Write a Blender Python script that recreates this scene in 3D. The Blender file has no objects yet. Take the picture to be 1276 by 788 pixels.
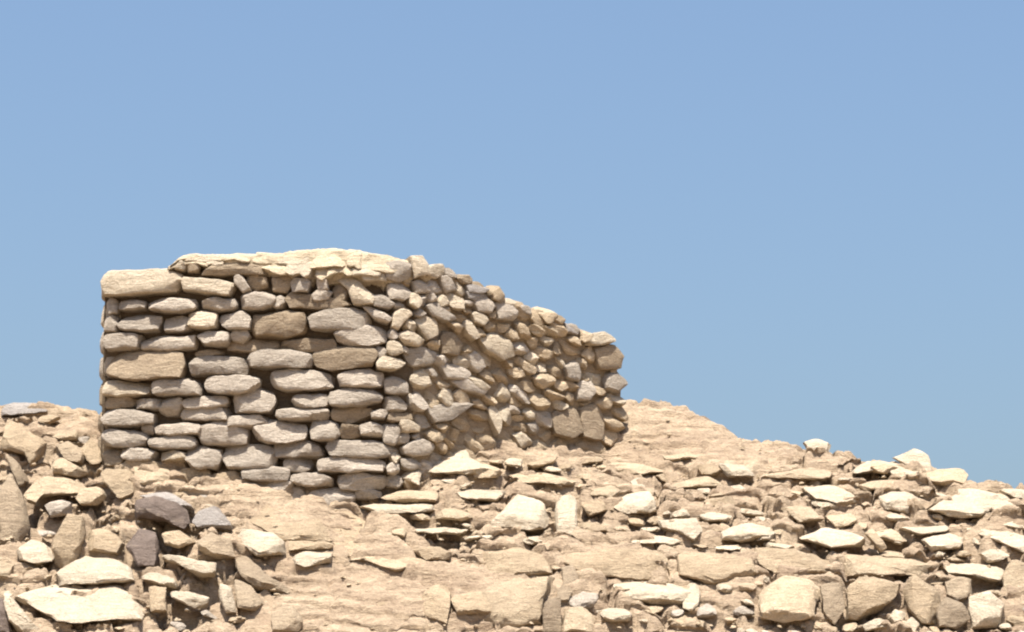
import bpy, math, random
import numpy as np
from mathutils import Vector, noise

random.seed(7)
R = math.radians
scn = bpy.context.scene
col = scn.collection

# ------------------------------------------------------------------ camera, sky, sun, exposure
EYE = 1.7                      # eye height above the flat ground
CAM_Y = -25.0
F = 3750.0                     # focal length in photo pixels
PITCH = math.atan((1150 - 394) / F)
cam = bpy.data.objects.new('camera', bpy.data.cameras.new('camera'))
cam.data.lens = 36 * F / 1276
cam.data.clip_end = 9000
cam.location = (0, CAM_Y, EYE)
cam.rotation_euler = (R(90) + PITCH, 0, 0)
col.objects.link(cam)
scn.camera = cam

SUN_EL, SUN_AZ = 73.0, 190.0      # azimuth clockwise from +Y: high behind the camera
w = bpy.data.worlds.new('World'); scn.world = w; w.use_nodes = True
nt = w.node_tree
bg = nt.nodes['Background']
sky = nt.nodes.new('ShaderNodeTexSky'); sky.sky_type = 'NISHITA'; sky.sun_disc = False
sky.sun_elevation = R(SUN_EL); sky.sun_rotation = R(SUN_AZ)
sky.altitude = 0; sky.air_density = 1.3; sky.dust_density = 4.0; sky.ozone_density = 6.0
nt.links.new(sky.outputs[0], bg.inputs[0]); bg.inputs[1].default_value = 0.089
sl = bpy.data.lights.new('sun', 'SUN'); sl.energy = 5.0; sl.angle = R(0.5); sl.color = (1.0, 0.955, 0.88)
so = bpy.data.objects.new('sun', sl); col.objects.link(so)
sd = Vector((math.sin(R(SUN_AZ)) * math.cos(R(SUN_EL)), math.cos(R(SUN_AZ)) * math.cos(R(SUN_EL)), math.sin(R(SUN_EL))))
so.rotation_euler = sd.to_track_quat('Z', 'Y').to_euler(); so.location = (0, 0, 30)
scn.view_settings.view_transform = 'Standard'; scn.view_settings.look = 'None'
scn.view_settings.gamma = 1.0; scn.view_settings.use_curve_mapping = False
scn.view_settings.exposure = 1.0
scn.cycles.filter_width = 2.1

# ------------------------------------------------------------------ measuring: photo pixel + depth -> place
cp, sp = math.cos(PITCH), math.sin(PITCH)
def at(px, py, Y):
    u = (px - 638) / F; v = (394 - py) / F
    dx, dy, dz = u, cp - v * sp, sp + v * cp
    t = (Y - CAM_Y) / dy
    return Vector((dx * t, Y, EYE + dz * t))

# ------------------------------------------------------------------ materials
def mat(name, c1, c2, c3, scale=6.0, bump=0.9, spots=0.5, var=0.16, rough=0.92):
    m = bpy.data.materials.new(name); m.use_nodes = True
    n, l = m.node_tree.nodes, m.node_tree.links
    b = n['Principled BSDF']; b.inputs['Roughness'].default_value = rough
    b.inputs['Specular IOR Level'].default_value = 0.18
    geo = n.new('ShaderNodeNewGeometry')
    mp = n.new('ShaderNodeMapping'); mp.inputs['Scale'].default_value = (1, 1, 1.9)
    l.new(geo.outputs['Position'], mp.inputs['Vector'])
    def nz(sc, det, ro=0.62, dist=0.0):
        t = n.new('ShaderNodeTexNoise'); t.inputs['Scale'].default_value = sc; t.inputs['Detail'].default_value = det
        t.inputs['Roughness'].default_value = ro; t.inputs['Distortion'].default_value = dist
        l.new(mp.outputs[0], t.inputs['Vector']); return t
    big, mid, fine = nz(scale * 0.35, 3, 0.6, 0.4), nz(scale * 1.7, 6, 0.7, 0.6), nz(scale * 9, 4, 0.7)
    r1 = n.new('ShaderNodeValToRGB')
    r1.color_ramp.elements[0].position = 0.33; r1.color_ramp.elements[0].color = (*c2, 1)
    r1.color_ramp.elements[1].position = 0.68; r1.color_ramp.elements[1].color = (*c1, 1)
    mx0 = n.new('ShaderNodeMix'); mx0.data_type = 'FLOAT'; mx0.inputs[0].default_value = 0.55
    l.new(big.outputs[0], mx0.inputs[2]); l.new(mid.outputs[0], mx0.inputs[3])
    l.new(mx0.outputs[0], r1.inputs[0])
    # weather stains
    r2 = n.new('ShaderNodeValToRGB')
    r2.color_ramp.elements[0].position = 0.56; r2.color_ramp.elements[0].color = (0, 0, 0, 1)
    r2.color_ramp.elements[1].position = 0.74; r2.color_ramp.elements[1].color = (spots,) * 3 + (1,)
    st = nz(scale * 1.1, 7, 0.72, 1.0); l.new(st.outputs[0], r2.inputs[0])
    mx = n.new('ShaderNodeMix'); mx.data_type = 'RGBA'; mx.inputs[7].default_value = (*c3, 1)
    l.new(r2.outputs[0], mx.inputs[0]); l.new(r1.outputs[0], mx.inputs[6])
    # piece to piece variation
    oi = n.new('ShaderNodeObjectInfo')
    mr = n.new('ShaderNodeMapRange'); mr.inputs[3].default_value = 1 - var; mr.inputs[4].default_value = 1 + var
    l.new(oi.outputs['Random'], mr.inputs[0])
    fm = n.new('ShaderNodeMapRange'); fm.inputs[1].default_value = 0.3; fm.inputs[2].default_value = 0.7
    fm.inputs[3].default_value = 0.72; fm.inputs[4].default_value = 1.22
    l.new(fine.outputs[0], fm.inputs[0])
    mu = n.new('ShaderNodeMath'); mu.operation = 'MULTIPLY'
    l.new(mr.outputs[0], mu.inputs[0]); l.new(fm.outputs[0], mu.inputs[1])
    hs = n.new('ShaderNodeHueSaturation'); l.new(mx.outputs[2], hs.inputs['Color']); l.new(mu.outputs[0], hs.inputs['Value'])
    l.new(hs.outputs[0], b.inputs['Base Color'])
    # thin bedding lines
    mb = n.new('ShaderNodeMapping'); mb.inputs['Scale'].default_value = (0.7, 0.7, 7.0); mb.inputs['Rotation'].default_value = (0.25, 0.14, 0)
    l.new(geo.outputs['Position'], mb.inputs['Vector'])
    bd = n.new('ShaderNodeTexNoise'); bd.inputs['Scale'].default_value = scale * 1.2; bd.inputs['Detail'].default_value = 5; bd.inputs['Distortion'].default_value = 0.8
    l.new(mb.outputs[0], bd.inputs['Vector'])
    bm_ = n.new('ShaderNodeMapRange'); bm_.inputs[1].default_value = 0.3; bm_.inputs[2].default_value = 0.7; bm_.inputs[3].default_value = 0.88; bm_.inputs[4].default_value = 1.08
    l.new(bd.outputs[0], bm_.inputs[0])
    mu2 = n.new('ShaderNodeMath'); mu2.operation = 'MULTIPLY'; l.new(mu.outputs[0], mu2.inputs[0]); l.new(bm_.outputs[0], mu2.inputs[1])
    l.new(mu2.outputs[0], hs.inputs['Value'])
    # relief
    ad = n.new('ShaderNodeMath'); ad.operation = 'MULTIPLY_ADD'; ad.inputs[1].default_value = 0.45
    l.new(fine.outputs[0], ad.inputs[0]); l.new(mid.outputs[0], ad.inputs[2])
    bp = n.new('ShaderNodeBump'); bp.inputs['Strength'].default_value = bump; bp.inputs['Distance'].default_value = 0.055
    ad2 = n.new('ShaderNodeMath'); ad2.operation = 'MULTIPLY_ADD'; ad2.inputs[1].default_value = 0.35
    l.new(bd.outputs[0], ad2.inputs[0]); l.new(ad.outputs[0], ad2.inputs[2])
    l.new(ad2.outputs[0], bp.inputs['Height']); l.new(bp.outputs[0], b.inputs['Normal'])
    return m

M = {
    'm': mat('weathered_limestone', (0.531, 0.454, 0.364), (0.367, 0.306, 0.242), (0.212, 0.171, 0.131)),
    'w': mat('bleached_limestone', (0.601, 0.507, 0.378), (0.486, 0.392, 0.279), (0.336, 0.252, 0.168), var=0.08),
    'c': mat('cream_limestone', (0.560, 0.444, 0.303), (0.422, 0.319, 0.209), (0.266, 0.191, 0.124), var=0.12),
    'b': mat('tan_bedrock', (0.505, 0.390, 0.260), (0.340, 0.253, 0.162), (0.202, 0.147, 0.099), var=0.10, spots=0.7),
    'n': mat('brown_limestone', (0.420, 0.327, 0.222), (0.286, 0.216, 0.147), (0.163, 0.119, 0.080), var=0.15),
    'g': mat('blue_grey_stone', (0.406, 0.362, 0.320), (0.292, 0.253, 0.220), (0.176, 0.148, 0.120), var=0.06),
    'd': mat('dark_purple_stone', (0.238, 0.183, 0.149), (0.141, 0.106, 0.086), (0.353, 0.273, 0.193), var=0.08, spots=0.6),
    'soil': mat('dry_hill_soil', (0.558, 0.430, 0.294), (0.324, 0.231, 0.155), (0.207, 0.141, 0.096), scale=5, bump=1.0, spots=0.8, var=0),
    'core': mat('wall_earth_fill', (0.203, 0.152, 0.101), (0.128, 0.095, 0.063), (0.067, 0.051, 0.032), scale=8, bump=0.8, var=0),
    'cap': mat('pale_mortar_cap', (0.582, 0.483, 0.337), (0.477, 0.379, 0.259), (0.336, 0.252, 0.165), bump=0.8, var=0.05),
}

# ------------------------------------------------------------------ helpers
def link(name, verts, faces, material, parent=None, sharp=30, origin=None):
    me = bpy.data.meshes.new(name)
    v = np.asarray(verts, dtype=float)
    if origin is None:
        origin = (v.min(0) + v.max(0)) / 2; origin[2] = v[:, 2].min()
    v = v - np.asarray(origin)
    me.from_pydata([tuple(p) for p in v], [], faces); me.update()
    me.shade_smooth()
    if sharp: me.set_sharp_from_angle(angle=R(sharp))
    me.materials.append(material)
    o = bpy.data.objects.new(name, me); col.objects.link(o)
    o.location = Vector(origin) - (parent.location if parent else Vector())
    o.parent = parent
    return o

def ring(poly, n):
    """polygon [(x, z)] -> centroid and n points evenly spaced round its edge, relative to the centroid"""
    p = np.asarray(poly, float); q = np.roll(p, -1, 0)
    cr = p[:, 0] * q[:, 1] - q[:, 0] * p[:, 1]; a = cr.sum() / 2
    c = np.array([((p[:, 0] + q[:, 0]) * cr).sum(), ((p[:, 1] + q[:, 1]) * cr).sum()]) / (6 * a)
    L = np.hypot(*(q - p).T); cum = np.concatenate([[0], np.cumsum(L)])
    out = []
    for t in np.linspace(0, cum[-1], n, endpoint=False):
        i = min(int(np.searchsorted(cum, t, 'right')) - 1, len(p) - 1)
        out.append(p[i] + (q[i] - p[i]) * ((t - cum[i]) / max(L[i], 1e-9)))
    return c, np.array(out) - c

def smooth(r, k):
    for _ in range(k): r = (np.roll(r, 1, 0) + 2 * r + np.roll(r, -1, 0)) / 4
    return r

def lump(poly, thick, n=28, m=11, soft=1, e=0.45, rough=0.06, cuts=5, seed=0, cutdepth=0.80, edge=None, bulge=0.05, up=0.2):
    """a closed stone: outline poly in (x,z); returns verts as (x, d, z) with d in -thick/2..thick/2, and faces"""
    rng = random.Random(seed)
    c, rv = ring(poly, n); rv = smooth(rv, soft); r = np.hypot(rv[:, 0], rv[:, 1])
    un = rv / np.maximum(r, 1e-6)[:, None]
    size = float(np.percentile(r, 20))
    ed = edge if edge else min(0.30 * size, 0.10 * thick + 0.006)
    # rings from the middle of the face over the worn edge to the back: (inset, depth)
    fr = -thick / 2
    prof = [(0.35, 0, fr - bulge * size * .0), (0.62, 0, fr + bulge * size * .2), (0.82, 0, fr + bulge * size * .6), (None, 1.15, fr + bulge * size + ed * .05), (None, .55, fr + bulge * size + ed * .3), (None, .15, fr + bulge * size + ed * .75),
            (None, 0, fr + bulge * size + ed * 1.4), (None, -.06, fr * .35), (None, .0, -fr * .3), (None, .5, -fr * .7), (None, 1.6, -fr)]
    V = [(c[0], fr, c[1])]
    for fac, ins, d in prof:
        for k in range(n):
            rk = r[k] * fac if fac is not None else max(r[k] - ins * ed, r[k] * .84 if ins < 1.2 else r[k] * .7)
            V.append((c[0] + rk * un[k, 0], d, c[1] + rk * un[k, 1]))
    V.append((c[0], -fr, c[1]))
    V = np.array(V); nr = len(prof)
    Fc = [(0, 1 + (k + 1) % n, 1 + k) for k in range(n)]
    for j in range(nr - 1):
        a, b = 1 + j * n, 1 + (j + 1) * n
        for k in range(n):
            k2 = (k + 1) % n
            Fc.append((a + k, a + k2, b + k2, b + k))
    last = len(V) - 1; a = 1 + (nr - 1) * n
    for k in range(n): Fc.append((a + k, a + (k + 1) % n, last))
    c3 = np.array([c[0], 0, c[1]])
    half = np.array([(V[:, 0].max() - V[:, 0].min()) / 2, thick / 2, (V[:, 2].max() - V[:, 2].min()) / 2])
    P = (V - c3) / half
    for _ in range(cuts):                                  # knock flat facets off the front and rim
        nn = np.array([rng.gauss(0, .75), -abs(rng.gauss(.7, .5)), rng.gauss(up, .75)]); nn /= np.linalg.norm(nn)
        s = P @ nn; h = s.max() * rng.uniform(cutdepth, cutdepth + 0.16)
        ex = np.maximum(0, s - h)[:, None]
        P = P - ex * nn * 0.95
    V = P * half + c3
    off = Vector((rng.uniform(0, 99), rng.uniform(0, 99), rng.uniform(0, 99)))
    size = float(r.mean()); amp = rough * size
    f1, f2, f3 = 1.1 / size, 3.0 / size, 7.5 / size
    D = []
    for p in V:
        q = Vector(p)
        D.append(tuple(noise.noise_vector(q * f1 + off) + noise.noise_vector(q * f2 + off) * 0.5 + noise.noise_vector(q * f3 + off) * 0.26))
    return V + np.array(D) * amp, Fc

Z = {'A': (100, 290, 3.94), 'B': (100, 440, 3.94), 'C': (340, 290, 3.94), 'D': (340, 440, 3.94), 'R': (940, 520, 2.94),
     'S': (740, 460, 3.94), 'G8': (600, 560, 3.456), 'G7': (300, 560, 3.456), 'G6': (0, 490, 2.644), 'L': (0, 480, 4.92),
     'B4': (120, 560, 3.457), 'C5': (480, 540, 4.557), 'K': (500, 320, 3.153), 'P': (0, 0, 1.0),
     'T': (1063, 656, 5.97), 'U': (1063, 550, 5.97), 'V': (850, 656, 5.97), 'W': (640, 656, 5.97), 'X': (420, 656, 5.97), 'Y': (0, 656, 5.97), 'Q': (0, 500, 5.97)}
def zp(z, pts):
    ox, oy, s = Z[z]
    return [(ox + x / s, oy + y / s) for x, y in pts]
def box(z, x0, y0, x1, y1, seed):
    """four-sided worn stone outline from its extent"""
    rng = random.Random(seed)
    wd, ht = x1 - x0, y1 - y0
    j = lambda s: rng.uniform(-s, s)
    x0 -= 5; x1 += 5; y0 -= 5; y1 += 5; wd, ht = x1 - x0, y1 - y0
    c = min(wd, ht) * 0.20
    pts = [(x0 + c * rng.random(), y0 + c * rng.random() * 1.2), (x0 + wd * .3, y0 + j(ht * .05)), (x0 + wd * .68, y0 + j(ht * .06)), (x1 - c * rng.random(), y0 + c * rng.random() * 1.2),
           (x1 + j(c * .3), (y0 + y1) / 2), (x1 - c * rng.random() * 1.2, y1 - c * rng.random()), (x0 + wd * .65, y1 + j(ht * .06)), (x0 + wd * .3, y1 + j(ht * .05)), (x0 + c * rng.random(), y1 - c * rng.random()), (x0 + j(c * .3), (y0 + y1) / 2)]
    return zp(z, pts)

# ------------------------------------------------------------------ the hillside
ctl = [(-120, 830, -2.0), (100, 830, -2.0), (300, 830, -2.0), (500, 830, -1.95), (800, 830, -1.95), (1050, 830, -1.9), (1400, 830, -1.85),
       (0, 690, -0.85), (250, 690, -0.95), (480, 720, -1.0), (700, 700, -0.8), (950, 700, -0.85), (1276, 710, -0.8), (-120, 690, -0.85), (1400, 710, -0.85),
       (130, 582, 0.26), (270, 594, 0.12), (400, 624, -0.10), (490, 630, -0.12), (530, 598, 0.15), (600, 558, 0.72), (680, 556, 1.22), (745, 558, 1.66),
       (850, 560, 1.5), (950, 600, 0.75), (1100, 640, 0.05), (1276, 650, -0.25),
       (800, 494, 2.4), (860, 514, 2.15), (940, 545, 1.8), (1000, 559, 1.5), (1040, 567, 1.3), (1120, 582, 0.95), (1200, 601, 0.6), (1276, 613, 0.35), (1400, 645, 0.0),
       (-120, 508, 1.5), (0, 514, 1.4), (60, 514, 1.4), (125, 507, 1.3), (0, 600, 0.1), (100, 600, 0.1), (-120, 600, 0.1)]
cw = [at(*c) for c in ctl]
for c in [(800, 494, 2.4), (940, 545, 1.8), (1120, 582, 0.95), (1276, 614, 0.35), (1400, 645, 0.0), (-120, 508, 1.5), (0, 514, 1.4), (125, 507, 1.3)]:
    p = at(*c); cw.append(p + Vector((0.15, 0.9, -0.22))); cw.append(p + Vector((0.2, 2.2, -0.85)))
CX = np.array([[p.x, p.y] for p in cw]); CZ = np.array([p.z for p in cw])
def tk(d2): return np.where(d2 > 0, 0.5 * d2 * np.log(np.maximum(d2, 1e-12)), 0)
_d2 = ((CX[:, None] - CX[None]) ** 2).sum(-1); _n = len(CX)
_A = np.zeros((_n + 3, _n + 3)); _A[:_n, :_n] = tk(_d2) + np.eye(_n) * 0.01
_A[:_n, _n] = 1; _A[:_n, _n + 1:] = CX; _A[_n, :_n] = 1; _A[_n + 1:, :_n] = CX.T
_W = np.linalg.solve(_A, np.concatenate([CZ, np.zeros(3)]))
BX0, BX1, BY0, BY1 = -5.2, 5.2, -2.3, 3.4
def hbase(x, y):
    x = np.atleast_1d(np.asarray(x, float)); y = np.atleast_1d(np.asarray(y, float))
    xc, yc = np.clip(x, BX0, BX1), np.clip(y, BY0, BY1)
    d2 = (xc[:, None] - CX[None, :, 0]) ** 2 + (yc[:, None] - CX[None, :, 1]) ** 2
    z = tk(d2) @ _W[:_n] + _W[_n] + _W[_n + 1] * xc + _W[_n + 2] * yc
    d = np.hypot(x - xc, y - yc)
    z = z - 0.34 * d - 0.02 * np.minimum(d, 6) ** 2
    k = 0.35                                                # settle smoothly onto the plain at z = 0
    return k * np.logaddexp(0, np.clip(z / k, -50, 50))
_ys = np.arange(-2.6, 4.5, 0.02)
def hit(px, py):
    """where the sight line through a photo point meets the hillside"""
    P = [at(px, py, y) for y in (_ys[0], _ys[-1])]
    t = (_ys - _ys[0]) / (_ys[-1] - _ys[0])
    xs = P[0].x + t * (P[1].x - P[0].x); zs = P[0].z + t * (P[1].z - P[0].z)
    f = hbase(xs, _ys) - zs
    i = int(np.argmax(f > 0)) if (f > 0).any() else int(np.argmax(f))
    return float(_ys[i])

# hollows and swells of the rock, at photo points: (px, py, radius m, height m)
swell = [(557, 652, 0.12, -0.30), (525, 650, 0.08, -0.2), (600, 606, 0.09, -0.22), (215, 655, 0.18, -0.22), (225, 757, 0.14, -0.3), (260, 722, 0.16, -0.26), (180, 690, .14, -.16), (33, 615, 0.16, -0.24), (75, 630, .3, -.10), (60, 648, 0.14, -0.18), (108, 655, 0.1, -0.15),
         (806, 650, 0.08, -0.28), (1107, 664, 0.10, -0.32), (1040, 676, 0.09, -0.22), (1018, 655, 0.09, -0.24), (1224, 732, 0.10, -0.28), (880, 600, 0.09, -0.22), (760, 594, 0.11, -0.16), (1000, 600, 0.10, -0.14), (1200, 690, 0.08, -0.2), (682, 700, 0.06, -0.12), (1175, 760, 0.1, -0.1),
         (480, 670, 0.28, 0.10), (390, 640, 0.22, 0.08), (560, 740, 0.35, 0.07), (430, 760, 0.35, 0.06), (720, 690, 0.2, 0.06), (960, 745, 0.2, 0.05), (190, 600, 0.22, 0.06), (900, 560, 0.3, 0.05), (1010, 572, .25, .07), (1135, 592, .28, .06), (1180, 600, .2, .04)]
for line in [[(420, 695), (452, 699), (462, 706)], [(486, 716), (500, 718), (520, 728)], [(494, 672), (518, 684), (530, 697), (548, 699)], [(528, 728), (556, 738), (560, 770)], [(582, 738), (600, 748), (624, 758)],
             [(532, 780), (575, 783)], [(548, 676), (562, 688)], [(640, 700), (652, 716)], [(300, 690), (330, 720), (345, 735)], [(700, 712), (722, 726)], [(790, 720), (826, 722)], [(850, 704), (880, 722)], [(700, 690), (716, 712)]]:
    for (ax_, ay_), (bx_, by_) in zip(line, line[1:]):             # open joints in the bare beds
        k_ = max(2, int(math.hypot(bx_ - ax_, by_ - ay_) / 4))
        for i_ in range(k_): swell.append((ax_ + (bx_ - ax_) * i_ / k_, ay_ + (by_ - ay_) * i_ / k_, 0.026, -0.055))
SW = []
for px, py, rr, hh in swell:
    y = hit(px, py); SW.append((at(px, py, y).x, y, rr, hh))
def axis(lo, hi, step, far):
    a = list(np.arange(lo, hi + 1e-6, step)); s, v, out = step, hi, []
    while v < far: s *= 1.32; v += s; out.append(v)
    s, v, pre = step, lo, []
    while v > -far: s *= 1.32; v -= s; pre.append(v)
    return np.array(pre[::-1] + a + out)
gx, gy = axis(-5.2, 5.2, 0.02, 3500), axis(-2.3, 3.2, 0.018, 3500)
XX, YY = np.meshgrid(gx, gy); fx, fy = XX.ravel(), YY.ravel()
ZZ = np.concatenate([hbase(fx[i:i + 20000], fy[i:i + 20000]) for i in range(0, len(fx), 20000)])
for x, y, rr, hh in SW: ZZ = ZZ + hh * np.exp(-((fx - x) ** 2 + (fy - y) ** 2) / (2 * rr * rr) * 1.6)
near = (fx > -5.6) & (fx < 5.6) & (fy > -2.8) & (fy < 3.8)
soft_spots = [(at(px, py, hit(px, py)).x, hit(px, py), rr) for px, py, rr in [(450, 740, .8), (380, 670, .5), (570, 740, .5), (520, 690, .4), (340, 770, .4), (860, 535, .6), (930, 565, .4), (800, 520, .4), (690, 575, .3), (780, 560, .3), (880, 720, .3), (740, 700, .3), (300, 600, .4), (90, 525, .3)]]
def cell(x, y, z):
    d, p = noise.voronoi(Vector((x, y, z)))
    q = p[0]
    h = noise.cell(q * 7.3); tx = noise.cell(q * 5.1 + Vector((3, 1, 8))); ty = noise.cell(q * 4.7 + Vector((7, 9, 2)))
    return d[1] - d[0], h, tx, ty, x - q.x, y - q.y
fy2 = fy.copy()
for i in np.nonzero(near)[0]:
    x, y, z = fx[i], fy[i], ZZ[i]
    v = Vector((x, y, z))
    a = noise.noise(v * 0.9 + Vector((5, 1, 3)))
    b = noise.noise(v * 2.7)
    c = noise.noise(Vector((x * 6, y * 6, z * 9)))
    d = noise.noise(Vector((x * 15, y * 15, z * 24)))
    g = noise.noise(Vector((x * 31, y * 31, z * 40)))
    calm = 0.0
    for sx, sy, sr in soft_spots: calm = max(calm, math.exp(-((x - sx) ** 2 + (y - sy) ** 2) / (sr * sr)))
    crag = 1 - 0.8 * calm
    wx, wyy = x + 0.10 * b + 0.05 * c, y + 0.10 * a + 0.04 * c
    e1, h1, tx1, ty1, ox, oy = cell(wx * 2.3, wyy * 3.4, 0.3)
    e2, h2, tx2, ty2, ox2, oy2 = cell(wx * 6.5, wyy * 9.5, 4.3)
    blk = 0.075 * h1 + 0.09 * ox * tx1 + 0.07 * oy * ty1 - 0.075 * max(0, 1 - e1 / 0.16)
    sml = 0.030 * h2 + 0.030 * ox2 * tx2 + 0.02 * oy2 * ty2 - 0.026 * max(0, 1 - e2 / 0.18)
    # weathered beds: treads, risers and overhanging lips, dipping gently to the side
    step = 0.125
    q = (z + 0.05 * x + 0.10 * a + 0.05 * b + 0.06 * h1) / step
    fl = math.floor(q); fr = q - fl
    t = fr * fr * fr * (fr * (6 * fr - 15) + 10)
    bed = min(1, max(0, 0.65 + 0.9 * noise.noise(v * 1.6 + Vector((9, 2, 7))))) * (1 - .75 * calm)
    ZZ[i] = z + 0.9 * bed * (fl + t - q) * step + crag * (blk + sml) + 0.03 * b + 0.022 * c + 0.015 * d + 0.009 * g - 0.012 - crag * 0.018 * (1 if x < 0 else 0.2)
    lip = math.exp(-((fr - .66) / .13) ** 2) - 0.8 * math.exp(-((fr - .40) / .12) ** 2)
    fy2[i] = y - 0.055 * bed * lip
fy = fy2
nxg, nyg = len(gx), len(gy)
idx = np.arange(nxg * nyg).reshape(nyg, nxg)
quads = np.stack([idx[:-1, :-1], idx[:-1, 1:], idx[1:, 1:], idx[1:, :-1]], -1).reshape(-1, 4)
me = bpy.data.meshes.new('hillside')
me.vertices.add(len(fx)); me.vertices.foreach_set('co', np.stack([fx, fy, ZZ], -1).astype(np.float32).ravel())
me.loops.add(quads.size); me.loops.foreach_set('vertex_index', quads.ravel().astype(np.int32))
me.polygons.add(len(quads)); me.polygons.foreach_set('loop_start', (np.arange(len(quads)) * 4).astype(np.int32))
me.update(calc_edges=True); me.validate(); me.shade_smooth(); me.materials.append(M['soil'])
hill = bpy.data.objects.new('hillside', me); col.objects.link(hill); hill['kind'] = 'structure'

# ------------------------------------------------------------------ the ruined wall
WP = [(118, 0.31), (130, 0.30), (200, 0.22), (300, 0.12), (400, 0.04), (460, 0.02), (490, 0.05), (520, 0.16), (560, 0.42), (600, 0.72), (640, 0.98), (680, 1.23), (720, 1.48), (760, 1.72), (800, 1.98)]
_wpx = np.array([p for p, _ in WP]); _wy = np.array([y for _, y in WP])
def wy(px): return float(np.interp(px, _wpx, _wy))
_wx = np.array([at(p, 450, y).x for p, y in WP])
def wall_at(x):
    y = float(np.interp(x, _wx, _wy))
    s = (float(np.interp(x + .06, _wx, _wy)) - float(np.interp(x - .06, _wx, _wy))) / 0.12
    if x < _wx[0] + .06: s = -0.16
    n = Vector((s, -1, 0)).normalized()
    return y, n
ruin = bpy.data.objects.new('stone_ruin', None); col.objects.link(ruin)
ruin.location = at(500, 620, 0.5)
ruin['label'] = 'ruined dry stone wall of stacked tan limestone standing on the rocky hilltop'
ruin['category'] = 'stone wall'
placed = []                                                  # photo outlines already laid on the wall
sid = [100]
def wall_stone(pts, tone='m', proud=0.05, thick=0.26, name='stone', n=40, m=12, e=0.36, rough=0.085, cuts=6, shrink=1.0, soft=0, keep=True, bulge=0.10, cutd=0.76, lean=None):
    sid[0] += 1
    cx = sum(p[0] for p in pts) / len(pts)
    Y = wy(cx)
    poly = []
    for px, py in pts:
        q = at(px, py, wy(px)); poly.append((q.x, q.z))
    mx = sum(p[0] for p in poly) / len(poly); mz = sum(p[1] for p in poly) / len(poly)
    poly = [(mx + (x - mx) * shrink, mz + (z - mz) * shrink) for x, z in poly][::-1]
    proud = proud * 1.25 + random.Random(sid[0]).uniform(-.012, .012)
    V, Fc = lump(poly, thick, n, m, soft, e, rough, cuts, sid[0], edge=random.Random(sid[0] + 5).uniform(.005, .013), bulge=bulge, cutdepth=cutd, up=0.55)
    out = []
    rt = random.Random(sid[0] + 9); zc_ = float(V[:, 2].mean())
    tilt = lean if lean is not None else rt.uniform(0.0, 0.42); yaw_ = rt.uniform(-.12, .12) if lean is None else 0
    for x, d, z in V:
        y, nn = wall_at(x)
        dd = d + thick / 2 - proud + tilt * (z - zc_) + yaw_ * (x - mx)                            # front at -proud
        out.append((x - nn.x * dd * 0.6, y - nn.y * dd, z))
    if keep: placed.append(pts)
    return link(name, out, Fc, M[tone], ruin)

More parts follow.
